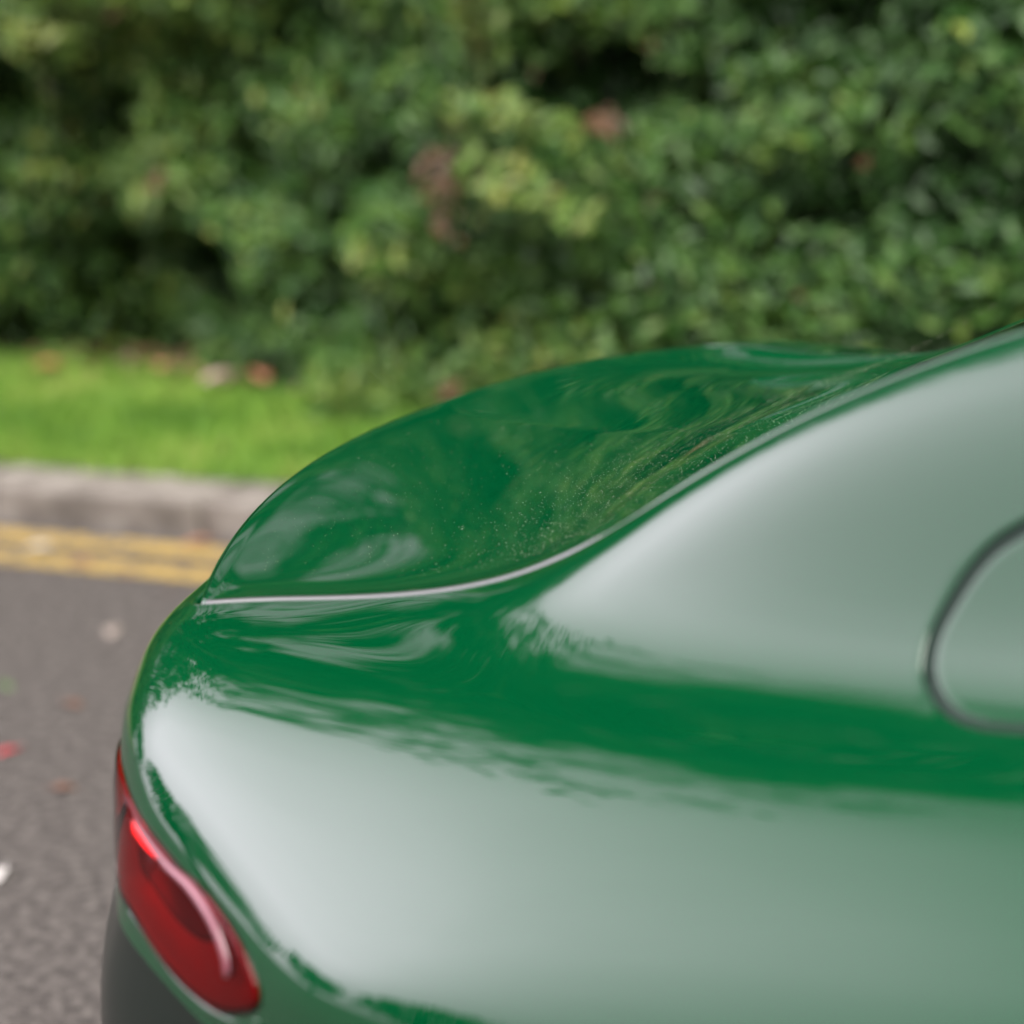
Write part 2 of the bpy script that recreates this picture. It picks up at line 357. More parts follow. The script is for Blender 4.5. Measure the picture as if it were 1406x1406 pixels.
# pull the lid's side edge onto the flank's real seam curve
sx = seam_at_x(np.clip(A_[:, 0], -1.45, 3)); A_[:, 1] = sx[:, 1] - GAPW; A_[:, 2] = sx[:, 2] + .0005
ww = np.sin(np.linspace(-1, 1, NWD) * math.pi / 2)
def lid_pts():
    w_ = ww[None, :]; a = np.abs(w_)
    s_ = sl_[:, None]
    pw = 2.4
    k_ = np.clip(s_ / .8, 0, 1)
    x = B_[:, 0:1] + (A_[:, 0:1] - B_[:, 0:1]) * (a ** 2 * (1 - k_) + k_ * (.7 * a ** 2 + .3 * a ** 4))
    h = B_[:, 1:2] + (A_[:, 2:3] - B_[:, 1:2]) * a ** pw
    sd = x - x[0:1]; g = a ** 2.5 * (1 - a ** 10)
    h = h - .034 * (sd / .15) * np.exp(1 - sd / .15) * g               # hollow ahead of the kicked-up corner of the ducktail
    h = h + .004 * (1 - np.exp(-sd / .02)) * (1 - a ** 9)              # small roll along the rear edge
    return np.stack([x + 0 * w_, YC + A_[:, 1:2] * w_, h + 0 * w_], -1)
L = lid_pts()
def rim_patch(G, radii=(.004, .004, .004, .004), depth=(.02,) * 4):
    """grid surface (n,m,3) with rolled edges; sides: start row, end row, start column, end column."""
    n, m = G.shape[:2]; V = G.reshape(-1, 3).tolist(); F = grid_faces(n, m)
    du = np.gradient(G, axis=0); dv = np.gradient(G, axis=1); N = np.cross(du, dv); N /= np.linalg.norm(N, axis=2)[..., None] + 1e-12
    if N[n // 2, m // 2, 2] < 0: N = -N
    bi = [(i, m - 1) for i in range(0)]
    loop = [(0, j) for j in range(m)] + [(i, m - 1) for i in range(1, n)] + [(n - 1, j) for j in range(m - 2, -1, -1)] + [(i, 0) for i in range(n - 2, 0, -1)]
    idx = [i * m + j for i, j in loop]; p = np.array([G[i, j] for i, j in loop]); nn = np.array([N[i, j] for i, j in loop])
    tg = np.roll(p, -1, 0) - np.roll(p, 1, 0); tg /= np.linalg.norm(tg, axis=1)[:, None] + 1e-12
    o = np.cross(nn, tg); c = G[n // 2, m // 2]
    o /= np.linalg.norm(o, axis=1)[:, None] + 1e-12
    o *= np.sign(((p - c) * o).sum(1))[:, None]
    side = np.array([0 if i == 0 else 1 if i == n - 1 else 2 if j == 0 else 3 for i, j in loop])
    rad = np.array(radii)[side][:, None]; dep = np.array(depth)[side][:, None]
    prev = idx; K = len(idx)
    for k in range(1, 8):
        t = math.pi / 2 * min(k, 6) / 6
        pts = p + rad * (math.sin(t) * o - (1 - math.cos(t)) * nn) - (dep * nn if k == 7 else 0)
        s0 = len(V); V += pts.tolist(); cur = [s0 + t_ for t_ in range(K)]
        for t_ in range(K): F.append((prev[t_], prev[(t_ + 1) % K], cur[(t_ + 1) % K], cur[t_]))
        prev = cur
    return V, F
LV, LF = rim_patch(L, radii=(.004, .004, .010, .010), depth=(.012, .01, .03, .03))
lid = part('boot_lid', LV, LF, PAINT)
# rain-dried dust lying on the lid, thickest in the hollow ahead of the ducktail
nd = 5200; si = np.where(rng.uniform(0, 1, nd) < .6, rng.normal(.62, .10, nd), rng.uniform(.05, .98, nd)); wi = rng.uniform(-.85, .9, nd)
keep = (si > .03) & (si < .99); si, wi = si[keep], wi[keep]
ii = np.clip(np.searchsorted(sl_, si), 1, NL - 2); jj = np.clip(np.searchsorted(ww, wi), 1, NWD - 2)
f1 = rng.uniform(0, 1, len(ii))[:, None]; f2 = rng.uniform(0, 1, len(ii))[:, None]
dp = (L[ii, jj] * (1 - f1) + L[ii + 1, jj] * f1) * (1 - f2) + (L[ii, jj + 1] * (1 - f1) + L[ii + 1, jj + 1] * f1) * f2 + np.array([0, 0, .0005])
da = rng.uniform(0, 6.28, len(ii)); dr = rng.uniform(.0002, .00065, len(ii)) * np.where(rng.uniform(0, 1, len(ii)) < .06, 1.5, 1)
e1 = np.stack([np.cos(da), np.sin(da), .1 * np.cos(da)], 1) * dr[:, None]; e2 = np.stack([-np.sin(da), np.cos(da), 0 * da], 1) * dr[:, None]
dq = np.stack([dp - e1, dp - e2, dp + e1, dp + e2], 1).reshape(-1, 3) - np.array(car.location)
tag(quads_fast('dust', dq, len(ii), mat('dust', (.30, .30, .22), rough=.9), lid), kind='stuff')
# metal tube standing in for the sky highlight on the lid's rolled edge
EDGE_GLINT = mat('edge_glint_metal', (.17, .18, .175), rough=.4, metal=.9)
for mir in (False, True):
    for nm, x0_, x1_, m_ in (('edge_highlight', -2, -1.0, EDGE_GLINT), ('lid_edge_ridge', -1.01, -.40, PAINT)):
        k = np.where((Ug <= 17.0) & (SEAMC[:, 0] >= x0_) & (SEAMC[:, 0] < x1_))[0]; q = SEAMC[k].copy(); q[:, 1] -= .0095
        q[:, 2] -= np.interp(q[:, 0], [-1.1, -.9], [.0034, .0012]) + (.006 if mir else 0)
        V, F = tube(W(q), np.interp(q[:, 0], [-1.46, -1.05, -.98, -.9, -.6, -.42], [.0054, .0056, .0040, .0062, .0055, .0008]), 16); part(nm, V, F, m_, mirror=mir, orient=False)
# dark channel under the seam so that the gap has a floor
for mir in (False, True):
    k = np.where(Ug <= 17.6)[0]
    p = W(SEAMC[k]); V = []; 
    for q in p: V += [(q[0], q[1] - .004, q[2] - .016), (q[0], q[1] + .03, q[2] - .016)]
    part('seam_seal', V, grid_faces(len(p), 2), GAP, mirror=mir)
# the strip ahead of the lid
CEN2 = np.array([(-.895, 1.084), (-.84, 1.106), (-.75, 1.142), (-.60, 1.205), (-.40, 1.28), (-.15, 1.355), (.15, 1.395), (.55, 1.405), (.95, 1.36), (1.25, 1.25), (1.65, 1.07), (1.78, 1.03), (2.2, 1.0), (2.7, .93), (3.0, .82), (3.13, .66)])
SX2 = np.array([-.835, -.79, -.72, -.60, -.42, -.17, .13, .5, .85, 1.1, 1.5, 1.62, 2.1, 2.6, 2.95, 3.11])
def strip(s0, s1, n, m, wmax, drop=0., pw=2.4, wmin=None):
    t = np.linspace(s0, s1, n); B = bcurve(CEN2, t); sxv = bcurve(SX2[:, None], t)[:, 0]; A = seam_at_x(sxv); hw = A[:, 1] - GAPW
    wv = np.linspace(-wmax if wmin is None else wmin, wmax, m)[None, :]; a = np.abs(wv)
    x = B[:, 0:1] + (A[:, 0:1] - B[:, 0:1]) * (.7 * a ** 2 + .3 * a ** 4); h = B[:, 1:2] + (A[:, 2:3] - B[:, 1:2]) * a ** pw - drop
    return np.stack([x, YC + hw[:, None] * wv, h], -1)
def put(name, G, m, r=.003, d=.012): V, F = rim_patch(G, (r,) * 4, (d,) * 4); return part(name, V, F, m)
put('rear_window', strip(.12, 4.9, 60, 61, .90), GLASS)
put('window_surround', strip(.05, 4.95, 60, 81, .93, drop=.004), TRIM)
for s in (-1, 1):
    G = strip(.0, 4.95, 60, 8, 1.0, wmin=.935); 
    if s < 0: G[..., 1] = 2 * YC - G[..., 1]
    put('rear_pillar', G, PAINT, r=.010)
put('roof', strip(4.97, 8.0, 40, 41, 1.0), PAINT)
put('windscreen', strip(8.03, 10.7, 40, 41, 1.0), GLASS)
put('bonnet', strip(10.75, 15, 60, 41, 1.0), PAINT)
# under-lip wall closing the rear between lid edge and flank top
RV = []; 
lipi = np.where(Ug >= 17.0)[0]
# side windows
UW = np.linspace(5.15, 7.75, 60); VW = np.linspace(.35, 2.3, 24)
ps, ns = [], []
for iu, u_ in enumerate(UW):
    k = abs(u_ - 6.4) / 1.36; top = 1.2 + .8 * k ** 4; bot = 3.3 - .5 * k ** 4
    vv_ = np.linspace(top, bot, 24); p_, n_ = SN(np.full(24, u_), vv_); ps.append(W(p_) + Wn(n_) * .003)
G = np.array(ps); V, F = rim_patch(G, (.002,) * 4, (.004,) * 4)
for mir in (False, True): part('side_window', V, F, GLASS, mirror=mir)
# wheels
def lathe(prof, n=48):
    V = []; F = []
    for r_, y_ in prof:
        for k in range(n):
            a = 2 * math.pi * k / n; V.append((r_ * math.cos(a), y_, r_ * math.sin(a)))
    for i in range(len(prof) - 1):
        for k in range(n): F.append((i * n + k, i * n + (k + 1) % n, (i + 1) * n + (k + 1) % n, (i + 1) * n + k))
    return V, F
for cx in (-.62, 2.15):
    for s in (-1, 1):
        cy = YC + s * .84
        wh = bpy.data.objects.new('wheel', None); COL.objects.link(wh); wh.parent = car; wh.location = (cx - car.location.x, cy - YC, .355)
        V, F = lathe([(.27, -.13), (.335, -.13), (.35, -.11), (.355, -.06), (.355, .06), (.35, .11), (.335, .13), (.27, .13), (.26, .10), (.26, -.10), (.27, -.13)])
        add_mesh('tyre', V, F, RUBBER, wh)
        V, F = lathe([(.27, .125), (.272, -.125), (.26, -.12), (.25, 0), (.26, .11), (.27, .125)])
        for k in range(10):
            a = 2 * math.pi * k / 10; ca, sa = math.cos(a), math.sin(a); s0 = len(V)
            for r_ in (.04, .262):
                for t_ in (-.022, .022):
                    for yy in (.075, .11): V.append((r_ * ca - t_ * sa, s * yy, r_ * sa + t_ * ca))
            for f in ((0, 1, 3, 2), (4, 6, 7, 5), (0, 4, 5, 1), (2, 3, 7, 6), (1, 5, 7, 3), (0, 2, 6, 4)): F.append(tuple(s0 + q for q in f))
        s0 = len(V); V2, F2 = lathe([(.001, s * .115), (.05, s * .11), (.055, s * .07)]); V += V2; F += [tuple(s0 + q for q in f) for f in F2]
        add_mesh('rim', V, F, ALLOY, wh)
# underside
part('underbody', [(-1.5, YC - .85, .26), (-1.5, YC + .85, .26), (3.0, YC + .8, .24), (3.0, YC - .8, .24), (-1.5, YC - .85, .30), (-1.5, YC + .85, .30), (3.0, YC + .8, .28), (3.0, YC - .8, .28)],
     [(0, 1, 2, 3), (7, 6, 5, 4), (0, 4, 5, 1), (1, 5, 6, 2), (2, 6, 7, 3), (3, 7, 4, 0)], GAP, smooth=False)

# ---- patches that fill the openings
def fill_patch(outline, shrink, offs, rings=16, n=240, dome=0., roll_r=.003, depth=.008):
    """polar patch over an outline in (u,v), `shrink` metres inside it, pushed out by offs (+dome in the middle)."""
    out = closed_curve(outline, n) if len(outline) < 100 else outline[::max(1, len(outline) // n)]
    n = len(out); c = out.mean(0); V = []; F = []
    size = np.linalg.norm(S(out[:, 0], out[:, 1]) - S(np.full(n, c[0]), np.full(n, c[1])), axis=1)
    fmax = (1 - shrink / size)[:, None]
    p, nn = SN(c[0:1], c[1:2]); V.append((W(p) + Wn(nn) * (offs + dome))[0])
    last = None
    for k in range(1, rings + 1):
        f = k / rings; q = c + (out - c) * fmax * f
        p, nn = SN(q[:, 0], q[:, 1]); pts = W(p) + Wn(nn) * (offs + dome * (1 - f ** 2.5))
        s0 = len(V); V += list(pts); 
        for t in range(n):
            if k == 1: F.append((0, s0 + t, s0 + (t + 1) % n))
            else: F.append((s0 - n + t, s0 + t, s0 + (t + 1) % n, s0 - n + (t + 1) % n))
        last = (pts, Wn(nn))
    p, nn = last; tg = np.roll(p, -1, 0) - np.roll(p, 1, 0); tg /= np.linalg.norm(tg, axis=1)[:, None]; o = np.cross(nn, tg)
    o *= np.sign((o * (p - p.mean(0))).sum(1))[:, None]
    for pts in roll(p, nn, o, roll_r, depth, 4):
        s0 = len(V); V += list(pts)
        for t in range(n): F.append((s0 - n + t, s0 + t, s0 + (t + 1) % n, s0 - n + (t + 1) % n))
    return V, F
def ring_path(outline, f, offs, a=0, b=1, n=120):
    out = closed_curve(outline, 8000); c = out.mean(0); k = (np.linspace(a, b, n) * 8000).astype(int) % 8000
    q = c + (out[k] - c) * f; p, nn = SN(q[:, 0], q[:, 1]); return W(p) + Wn(nn) * offs
LENS = bpy.data.materials.new('red_lens'); LENS.use_nodes = True
n_ = LENS.node_tree; n_.nodes.clear()
o_ = n_.nodes.new('ShaderNodeOutputMaterial'); tr = n_.nodes.new('ShaderNodeBsdfTransparent'); tr.inputs['Color'].default_value = (.62, .035, .05, 1)
gl = n_.nodes.new('ShaderNodeBsdfGlossy'); gl.inputs['Roughness'].default_value = .03; gl.inputs['Color'].default_value = (1, .93, .93, 1)
fr = n_.nodes.new('ShaderNodeFresnel'); fr.inputs['IOR'].default_value = 1.25; ms = n_.nodes.new('ShaderNodeMixShader')
n_.links.new(fr.outputs[0], ms.inputs[0]); n_.links.new(tr.outputs[0], ms.inputs[1]); n_.links.new(gl.outputs[0], ms.inputs[2]); n_.links.new(ms.outputs[0], o_.inputs['Surface'])
HOUSING = mat('lamp_housing', (.34, .035, .045), rough=.3, spec=.6)
PINK_BAND = mat('pink_band', (.17, .05, .065), rough=.3, coat=.6)  # dull pink tube along one edge of the lens
GLOW = mat('lamp_glow', (.9, .05, .04), rough=.3); GLOW.node_tree.nodes['Principled BSDF'].inputs['Emission Color'].default_value = (1, .05, .04, 1); GLOW.node_tree.nodes['Principled BSDF'].inputs['Emission Strength'].default_value = 1.2
BOWL = mat('reflector_bowl', (.10, .012, .015), rough=.25)
LC = np.array(LAMP).mean(0)
DARKP = mat('black_plastic', (.02, .02, .022), rough=.45)
for mir in (False, True):
    V, F = fill_patch(LAMP, .0030, .0045, dome=.003, roll_r=.006, depth=.008)
    lamp = part('tail_lamp', V, F, LENS, mirror=mir)
    def sub(name, V, F, m):
        o = part(name, V, F, m, parent=lamp, mirror=mir); return o
    V, F = fill_patch(LAMP, .0035, .0015, dome=-.034, roll_r=.001, depth=.001); sub('housing', V, F, HOUSING)
    V, F = tube(ring_path(LAMP, .82, .0025, .0, .425), np.concatenate([np.linspace(.001, .0060, 60), np.linspace(.0060, .0064, 50), np.linspace(.006, .002, 10)]), 8); sub('pink_band', V, F, PINK_BAND)
    V, F = fill_patch([(LC[0] + (a_ - LC[0]) * .62, LC[1] + (b_ - LC[1]) * .62) for a_, b_ in LAMP], .002, -.016, dome=-.010, roll_r=.004, depth=.004); sub('reflector', V, F, BOWL)
    V, F = tube(ring_path(LAMP, .50, -.012, -.01, .13, 40), np.concatenate([np.linspace(.006, .016, 20), np.linspace(.016, .010, 20)]), 8); sub('light_unit', V, F, GLOW)
    V, F = tube(ring_path(LAMP, 1.0, -.003), .002, 8, closed=True); part('lamp_seal', V, F, GAP, mirror=mir, orient=False)
    V, F = tube(ring_path(LAMP, 1.07, -.003, .44, .74, 80), .0055, 8); part('lamp_rim', V, F, PAINT, mirror=mir, orient=False)
V, F = fill_patch(FLAP, .0150, -.0008, roll_r=.0012, depth=.01); part('fuel_flap', V, F, PAINT)
V, F = tube(ring_path(FLAP, 1.0 - .09, -.009), .0085, 8, closed=True); part('flap_seal', V, F, mat('grey_seal', (.016, .026, .022), rough=.8, spec=.1), orient=False)
for mir in (True,):
    V, F = fill_patch(FLAP, .0, -.004, roll_r=.001, depth=.001); part('side_blank', V, F, PAINT, mirror=True)

_k = rng.normal(size=(24, 3)); _ph = rng.uniform(0, 6.28, 24)
def fnoise(x, z, f):
    v = 0
    for i in range(24): v = v + np.sin(f * (_k[i, 0] * x + _k[i, 1] * z) + _ph[i]) 
    return v / 24 ** .5

# ---------------------------------------------------------------- ground
ASPH = noise_col(mat('asphalt', rough=.75, spec=.4), [(.34, (.027, .024, .021)), (.5, (.055, .049, .044)), (.66, (.10, .091, .082))], scale=42, detail=9, bump=.9, bscale=140, bdist=.006)
KERBM = noise_col(mat('kerb_stone', rough=.8), [(.32, (.075, .066, .055)), (.5, (.14, .126, .108)), (.68, (.22, .205, .18))], scale=8, detail=8, bump=.4, bscale=70, bdist=.003)
GRASSB = noise_col(mat('turf', rough=.9), [(.35, (.05, .11, .015)), (.7, (.09, .20, .03))], scale=6)
SOIL = noise_col(mat('soil', rough=.95), [(.35, (.03, .018, .012)), (.7, (.09, .045, .028))], scale=14, detail=8, bump=.8, bscale=30, bdist=.02)
YEL = noise_col(mat('yellow_paint', rough=.6), [(.40, (.10, .085, .06)), (.49, (.27, .19, .055)), (.7, (.36, .25, .065))], scale=26, detail=8, bump=.4, bscale=120, bdist=.002)
def box(name, x0, x1, y0, y1, z0, z1, m, bev=0, parent=None):
    import bmesh
    bm = bmesh.new(); bmesh.ops.create_cube(bm, size=1)
    for v in bm.verts: v.co = Vector(((x0 + x1) / 2 + v.co.x * (x1 - x0), (y0 + y1) / 2 + v.co.y * (y1 - y0), (z0 + z1) / 2 + v.co.z * (z1 - z0)))
    if bev: bmesh.ops.bevel(bm, geom=bm.edges[:], offset=bev, segments=3, affect='EDGES', profile=.6)
    me = bpy.data.meshes.new(name); bm.to_mesh(me); bm.free(); me.materials.append(m); me.shade_smooth() if bev else None
    o = bpy.data.objects.new(name, me); COL.objects.link(o)
    if parent: o.parent = parent
    return o
def plane(name, x0, x1, y0, y1, z, m, nx=1, ny=1, fz=None):
    X = np.linspace(x0, x1, nx + 1); Y = np.linspace(y0, y1, ny + 1)
    V = [(x, y, z + (fz(x, y) if fz else 0)) for x in X for y in Y]
    return add_mesh(name, V, grid_faces(nx + 1, ny + 1, flip=True), m, smooth=bool(fz))
tag(plane('road', -120, 120, -120, 150, 0, ASPH), kind='structure')
KY = 4.60                                             # front face of the kerb
for i, y0 in enumerate((KY - .345, KY - .165)):
    tag(plane('yellow_line', -30, 30, y0, y0 + .105, .004, YEL), ['the yellow line farther from the kerb of the double yellow lines', 'the yellow line nearer the kerb of the double yellow lines'][i], 'road marking', 'double yellow lines along the kerb', kind='structure')
kr = bpy.data.objects.new('kerb', None); COL.objects.link(kr); tag(kr, kind='structure')
x = -24.0
while x < 12:
    box('kerb_stone', x + .007, x + .908, KY + rng.uniform(-.004, .004), KY + .24, -.05, .118 + rng.uniform(-.003, .003), KERBM, .016, kr); x += .915
def vz(x, y): return .05 * np.clip((y - 4.8) / 1.2, 0, 1) + .012 * math.sin(x * 1.7 + y * 2.1)
tag(plane('verge', -30, 20, KY + .236, 30, .105, SOIL, 160, 60, lambda x, y: vz(x, y) - .0), kind='structure')
tag(plane('lawn', -30, 20, KY + .24, 5.9, .112, GRASSB, 160, 12, lambda x, y: vz(x, y) + .002), kind='structure')
# grass blades
def blades(n, x0, x1, y0, y1, hmin, hmax):
    px = rng.uniform(x0, x1, n); py = rng.uniform(y0, y1, n); h = rng.uniform(hmin, hmax, n); a = rng.uniform(0, 2 * np.pi, n); l = rng.uniform(0, .8, n) * h
    z = .11 + .05 * np.clip((py - 4.8) / 1.2, 0, 1) + .012 * np.sin(px * 1.7 + py * 2.1)
    wd = rng.uniform(.0015, .003, n); b = np.stack([px, py, z], 1); s = np.stack([np.cos(a), np.sin(a), 0 * a], 1) * wd[:, None]
    la = rng.uniform(0, 2 * np.pi, n); t = b + np.stack([np.cos(la) * l, np.sin(la) * l, h], 1); m_ = b + np.stack([np.cos(la) * l * .3, np.sin(la) * l * .3, h * .6], 1)
    global GT; GT = np.clip(.45 + .22 * fnoise(px, py, 3.) + .14 * fnoise(px, py, 9.) + rng.normal(0, .18, n), 0, 1)
    return np.stack([b - s, b + s, m_ + s * .8, t, m_ - s * .8], 1).reshape(-1, 3)
BLADE = noise_col(mat('grass_blade', rough=.5, spec=.4), [(0, (.05, .14, .015)), (.5, (.15, .31, .035)), (.8, (.25, .39, .06)), (1, (.36, .40, .12))], attr='tint')
nb = 110000
tag(quads_fast('grass', blades(nb, -9.5, 1.5, KY + .19, 5.95, .03, .07), nb, BLADE, k=5, attr=GT), 'short bright green grass on the verge behind the kerb', 'grass', kind='stuff')

# ---------------------------------------------------------------- leaves, hedge and trees
def leafcloud(C_, N_, size, aspect=.5, fold=.25):
    """pointed oval leaves folded on the midrib: 2 quads each. C_ centres, N_ normals."""
    n = len(C_); N_ = N_ / np.linalg.norm(N_, axis=1)[:, None]
    r_ = rng.normal(size=(n, 3)); r_[:, 2] -= .6
    T = r_ - (r_ * N_).sum(1)[:, None] * N_; T /= np.linalg.norm(T, axis=1)[:, None] + 1e-9
    B = np.cross(N_, T); s = size[:, None] if hasattr(size, '__len__') else size
    a = C_ - T * s * .5; e = C_ + T * s * .5 - N_ * s * .12
    m1 = C_ - T * s * .1; w_ = B * s * aspect * .5; f_ = N_ * s * aspect * fold * .5
    m2 = C_ + T * s * .22
    L_ = np.stack([a, m1 + w_ + f_, m2 + w_ * .8 + f_ * .8, e], 1); R2 = np.stack([a, e, m2 - w_ * .8 + f_ * .8, m1 - w_ + f_], 1)
    return np.concatenate([L_, R2], 1).reshape(-1, 3)
def leafmat(name, stops, rough=.5, spec=.4, trans=.25):
    m = noise_col(mat(name, rough=rough, spec=spec), stops, attr='tint'); n = m.node_tree; b = n.nodes['Principled BSDF']
    t = n.nodes.new('ShaderNodeBsdfTranslucent'); mxs = n.nodes.new('ShaderNodeMixShader'); mxs.inputs[0].default_value = trans
    src = b.inputs['Base Color'].links[0].from_socket; n.links.new(src, t.inputs['Color'])
    o = n.nodes['Material Output']; n.links.new(b.outputs[0], mxs.inputs[1]); n.links.new(t.outputs[0], mxs.inputs[2]); n.links.new(mxs.outputs[0], o.inputs['Surface'])
    return m
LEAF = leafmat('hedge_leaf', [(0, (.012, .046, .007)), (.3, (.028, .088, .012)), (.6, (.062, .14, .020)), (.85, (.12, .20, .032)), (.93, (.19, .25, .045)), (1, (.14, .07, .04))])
TLEAF = leafmat('tree_leaf', [(0, (.02, .08, .012)), (.6, (.05, .15, .02)), (1, (.15, .22, .03))])
BARK = noise_col(mat('bark', rough=.9), [(.3, (.03, .022, .016)), (.7, (.09, .07, .05))], scale=20)
CORE = noise_col(mat('dark_core', rough=.95, spec=.1), [(.3, (.008, .010, .005)), (.7, (.02, .022, .01))], scale=8)
HTOP = 3.1
def hedge_front(x, z): return 6.05 + .13 * fnoise(x, z, 1.1) + .10 * fnoise(x, z, 3.2) - .25 * np.sin(np.clip(z / HTOP, 0, 1) * 3.1) - .42 * np.clip((x + 5.4) / 1.6, 0, 1) * np.clip(1.3 - z, 0, 1)
def make_hedge():
    root = bpy.data.objects.new('hedge', None); COL.objects.link(root); root.location = (-4, 6.6, .15)
    tag(root, 'tall dense evergreen hedge filling the background behind the grass verge', 'hedge')
    off = np.array(root.location)
    def place(n, x0, x1, size0, size1):
        x = rng.uniform(x0, x1, n); z = .12 + (HTOP - .1) * rng.uniform(0, 1, n) ** .95; dpt = rng.uniform(0, 1, n) ** 1.6 * .45
        cl = fnoise(x, z, 7.0)                          # leaf clumps stand forward, gaps fall back
        y = hedge_front(x, z) + dpt - .07 * cl + np.where(cl < -.95, .14, 0)
        N_ = np.stack([rng.normal(0, .55, n), -1 + rng.normal(0, .4, n), .55 + rng.normal(0, .5, n)], 1)
        sz = rng.uniform(size0, size1, n)
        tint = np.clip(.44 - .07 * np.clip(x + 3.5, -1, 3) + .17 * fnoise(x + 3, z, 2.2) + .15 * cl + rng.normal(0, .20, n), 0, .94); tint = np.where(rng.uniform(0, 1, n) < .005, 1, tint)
        return leafcloud(np.stack([x, y, z], 1) - off, N_, sz), np.repeat(tint, 2)
    v1, t1 = place(95000, -9, 1.5, .04, .09); v2, t2 = place(24000, -22, -9, .07, .13); v3, t3 = place(20000, 1.5, 12, .07, .13)
    n = 26000; x = rng.uniform(-22, 12, n); y = rng.uniform(6.1, 7.4, n); z = HTOP + .12 * fnoise(x, y, 2.) + rng.uniform(-.15, .1, n)
    v4 = leafcloud(np.stack([x, y, z], 1) - off, np.stack([rng.normal(0, .5, n), rng.normal(0, .5, n), np.ones(n)], 1), rng.uniform(.06, .12, n)); t4 = np.repeat(rng.uniform(.2, .8, n), 2)
    V = np.concatenate([v1, v2, v3, v4]); T = np.concatenate([t1, t2, t3, t4])
    quads_fast('foliage', V, len(T), LEAF, root, attr=T)
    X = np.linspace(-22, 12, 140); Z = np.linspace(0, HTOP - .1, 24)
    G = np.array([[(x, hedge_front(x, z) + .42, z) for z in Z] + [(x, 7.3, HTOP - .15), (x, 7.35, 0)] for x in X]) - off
    add_mesh('light_blocking_core', G.reshape(-1, 3), grid_faces(G.shape[0], G.shape[1]), CORE, root)  # solid dark sheet for the inner branches, added to block light
make_hedge()
YLEAF = leafmat('young_leaf', [(0, (.07, .15, .025)), (.6, (.13, .20, .035)), (1, (.21, .23, .05))]); DLEAF = leafmat('withered_leaf', [(0, (.045, .022, .008)), (1, (.10, .05, .018))], trans=.1)
def shoot(x, z, dx, dz, ln, m, label, n=90, seed=0):
    root = bpy.data.objects.new('arching_shoot', None); COL.objects.link(root); y = float(hedge_front(np.array(x), np.array(z))) - .02; root.location = (x, y, z)
    tag(root, label, 'shoot', 'arching shoots standing out of the hedge')
    t = np.linspace(0, 1, 10); P_ = np.stack([dx * t * ln, -.22 * np.sin(t * 1.6) , dz * t * ln - .35 * ln * t ** 2], 1)
    V, F = tube(P_, np.linspace(.006, .002, 10), 6); add_mesh('stem', V, F, BARK, root)
    tt = rng.uniform(.1, 1, n); C_ = np.stack([np.interp(tt, t, P_[:, i]) for i in range(3)], 1) + rng.normal(0, .035, (n, 3))
    quads_fast('leaves', leafcloud(C_, np.stack([rng.normal(0, .4, n), -.6 + rng.normal(0, .3, n), 1 + rng.normal(0, .3, n)], 1), rng.uniform(.05, .09, n)), 2 * n, m, root, attr=np.repeat(rng.uniform(0, 1, n), 2))
for a_ in [
    (-3.50, 1.22, .25, .9, .50, YLEAF, 'upright yellow-green shoot at the top of the picture, above the middle of the hedge', 120),
    (-3.60, 1.06, .95, .25, .62, YLEAF, 'upper of two long yellowish shoots arching right across the middle of the hedge', 75),
    (-3.58, .88, .95, .20, .66, YLEAF, 'lower of two long yellowish shoots arching right across the middle of the hedge', 80),
    (-3.56, .98, .35, -.55, .26, DLEAF, 'short withered reddish-brown shoot hanging left of the two long yellowish shoots', 26),
    (-3.05, 1.06, .4, .1, .28, DLEAF, 'withered brown shoot right of the upper long yellowish shoot', 12),
    (-5.10, 1.30, -.5, .5, .36, YLEAF, 'yellow-green shoot near the upper left of the hedge', 60)]:
    shoot(*a_)

def make_tree(x, y, h, rad, n, label, size=.17, cz=.58, group='trees beyond the hedge', seed=0, lo=.22, clump=.2):
    root = bpy.data.objects.new('broadleaf_tree', None); COL.objects.link(root); root.location = (x, y, 0); tag(root, label, 'tree', group)
    V, F = [], []
    def add(pts, r): 
        v, f = tube(pts, r, 8); s = len(V); V.extend(v); F.extend([[s + q for q in g] for g in f])
    add([(0, 0, 0), (.05, .03, h * .3), (.0, .1, h * .6), (.1, .05, h * .85)], [.22, .17, .10, .03])
    cs = []
    for k in range(130):
        d = rng.normal(size=3); d /= np.linalg.norm(d); d *= rng.uniform(.45, 1) ; c = np.array([d[0] * rad, d[1] * rad, h * cz + d[2] * h * (1 - cz)])
        if c[2] < h * lo: continue
        cs.append(c)
        if k < 16: add([(0, 0, h * rng.uniform(.25, .55)), tuple(c * np.array([.5, .5, 1]) - np.array([0, 0, .4])), tuple(c)], [.06, .04, .012])
    add_mesh('trunk', V, F, BARK, root)
    cs = np.array(cs); per = n // len(cs); C_ = np.repeat(cs, per, 0); m = len(C_)
    q = rng.normal(size=(m, 3)); q /= np.linalg.norm(q, axis=1)[:, None]; C_ = C_ + q * np.abs(rng.normal(.55, .38, m))[:, None] * (rad * clump) * np.array([1, 1, .7])
    N_ = q + rng.normal(0, .5, (m, 3)) + np.array([0, 0, .5])
    t = np.repeat(np.clip(np.repeat(rng.uniform(.2, .7, len(cs)), per) + rng.normal(0, .15, m), 0, 1), 2)
    quads_fast('crown', leafcloud(C_, N_, rng.uniform(size * .7, size * 1.3, m)), len(t), TLEAF, root, attr=t)
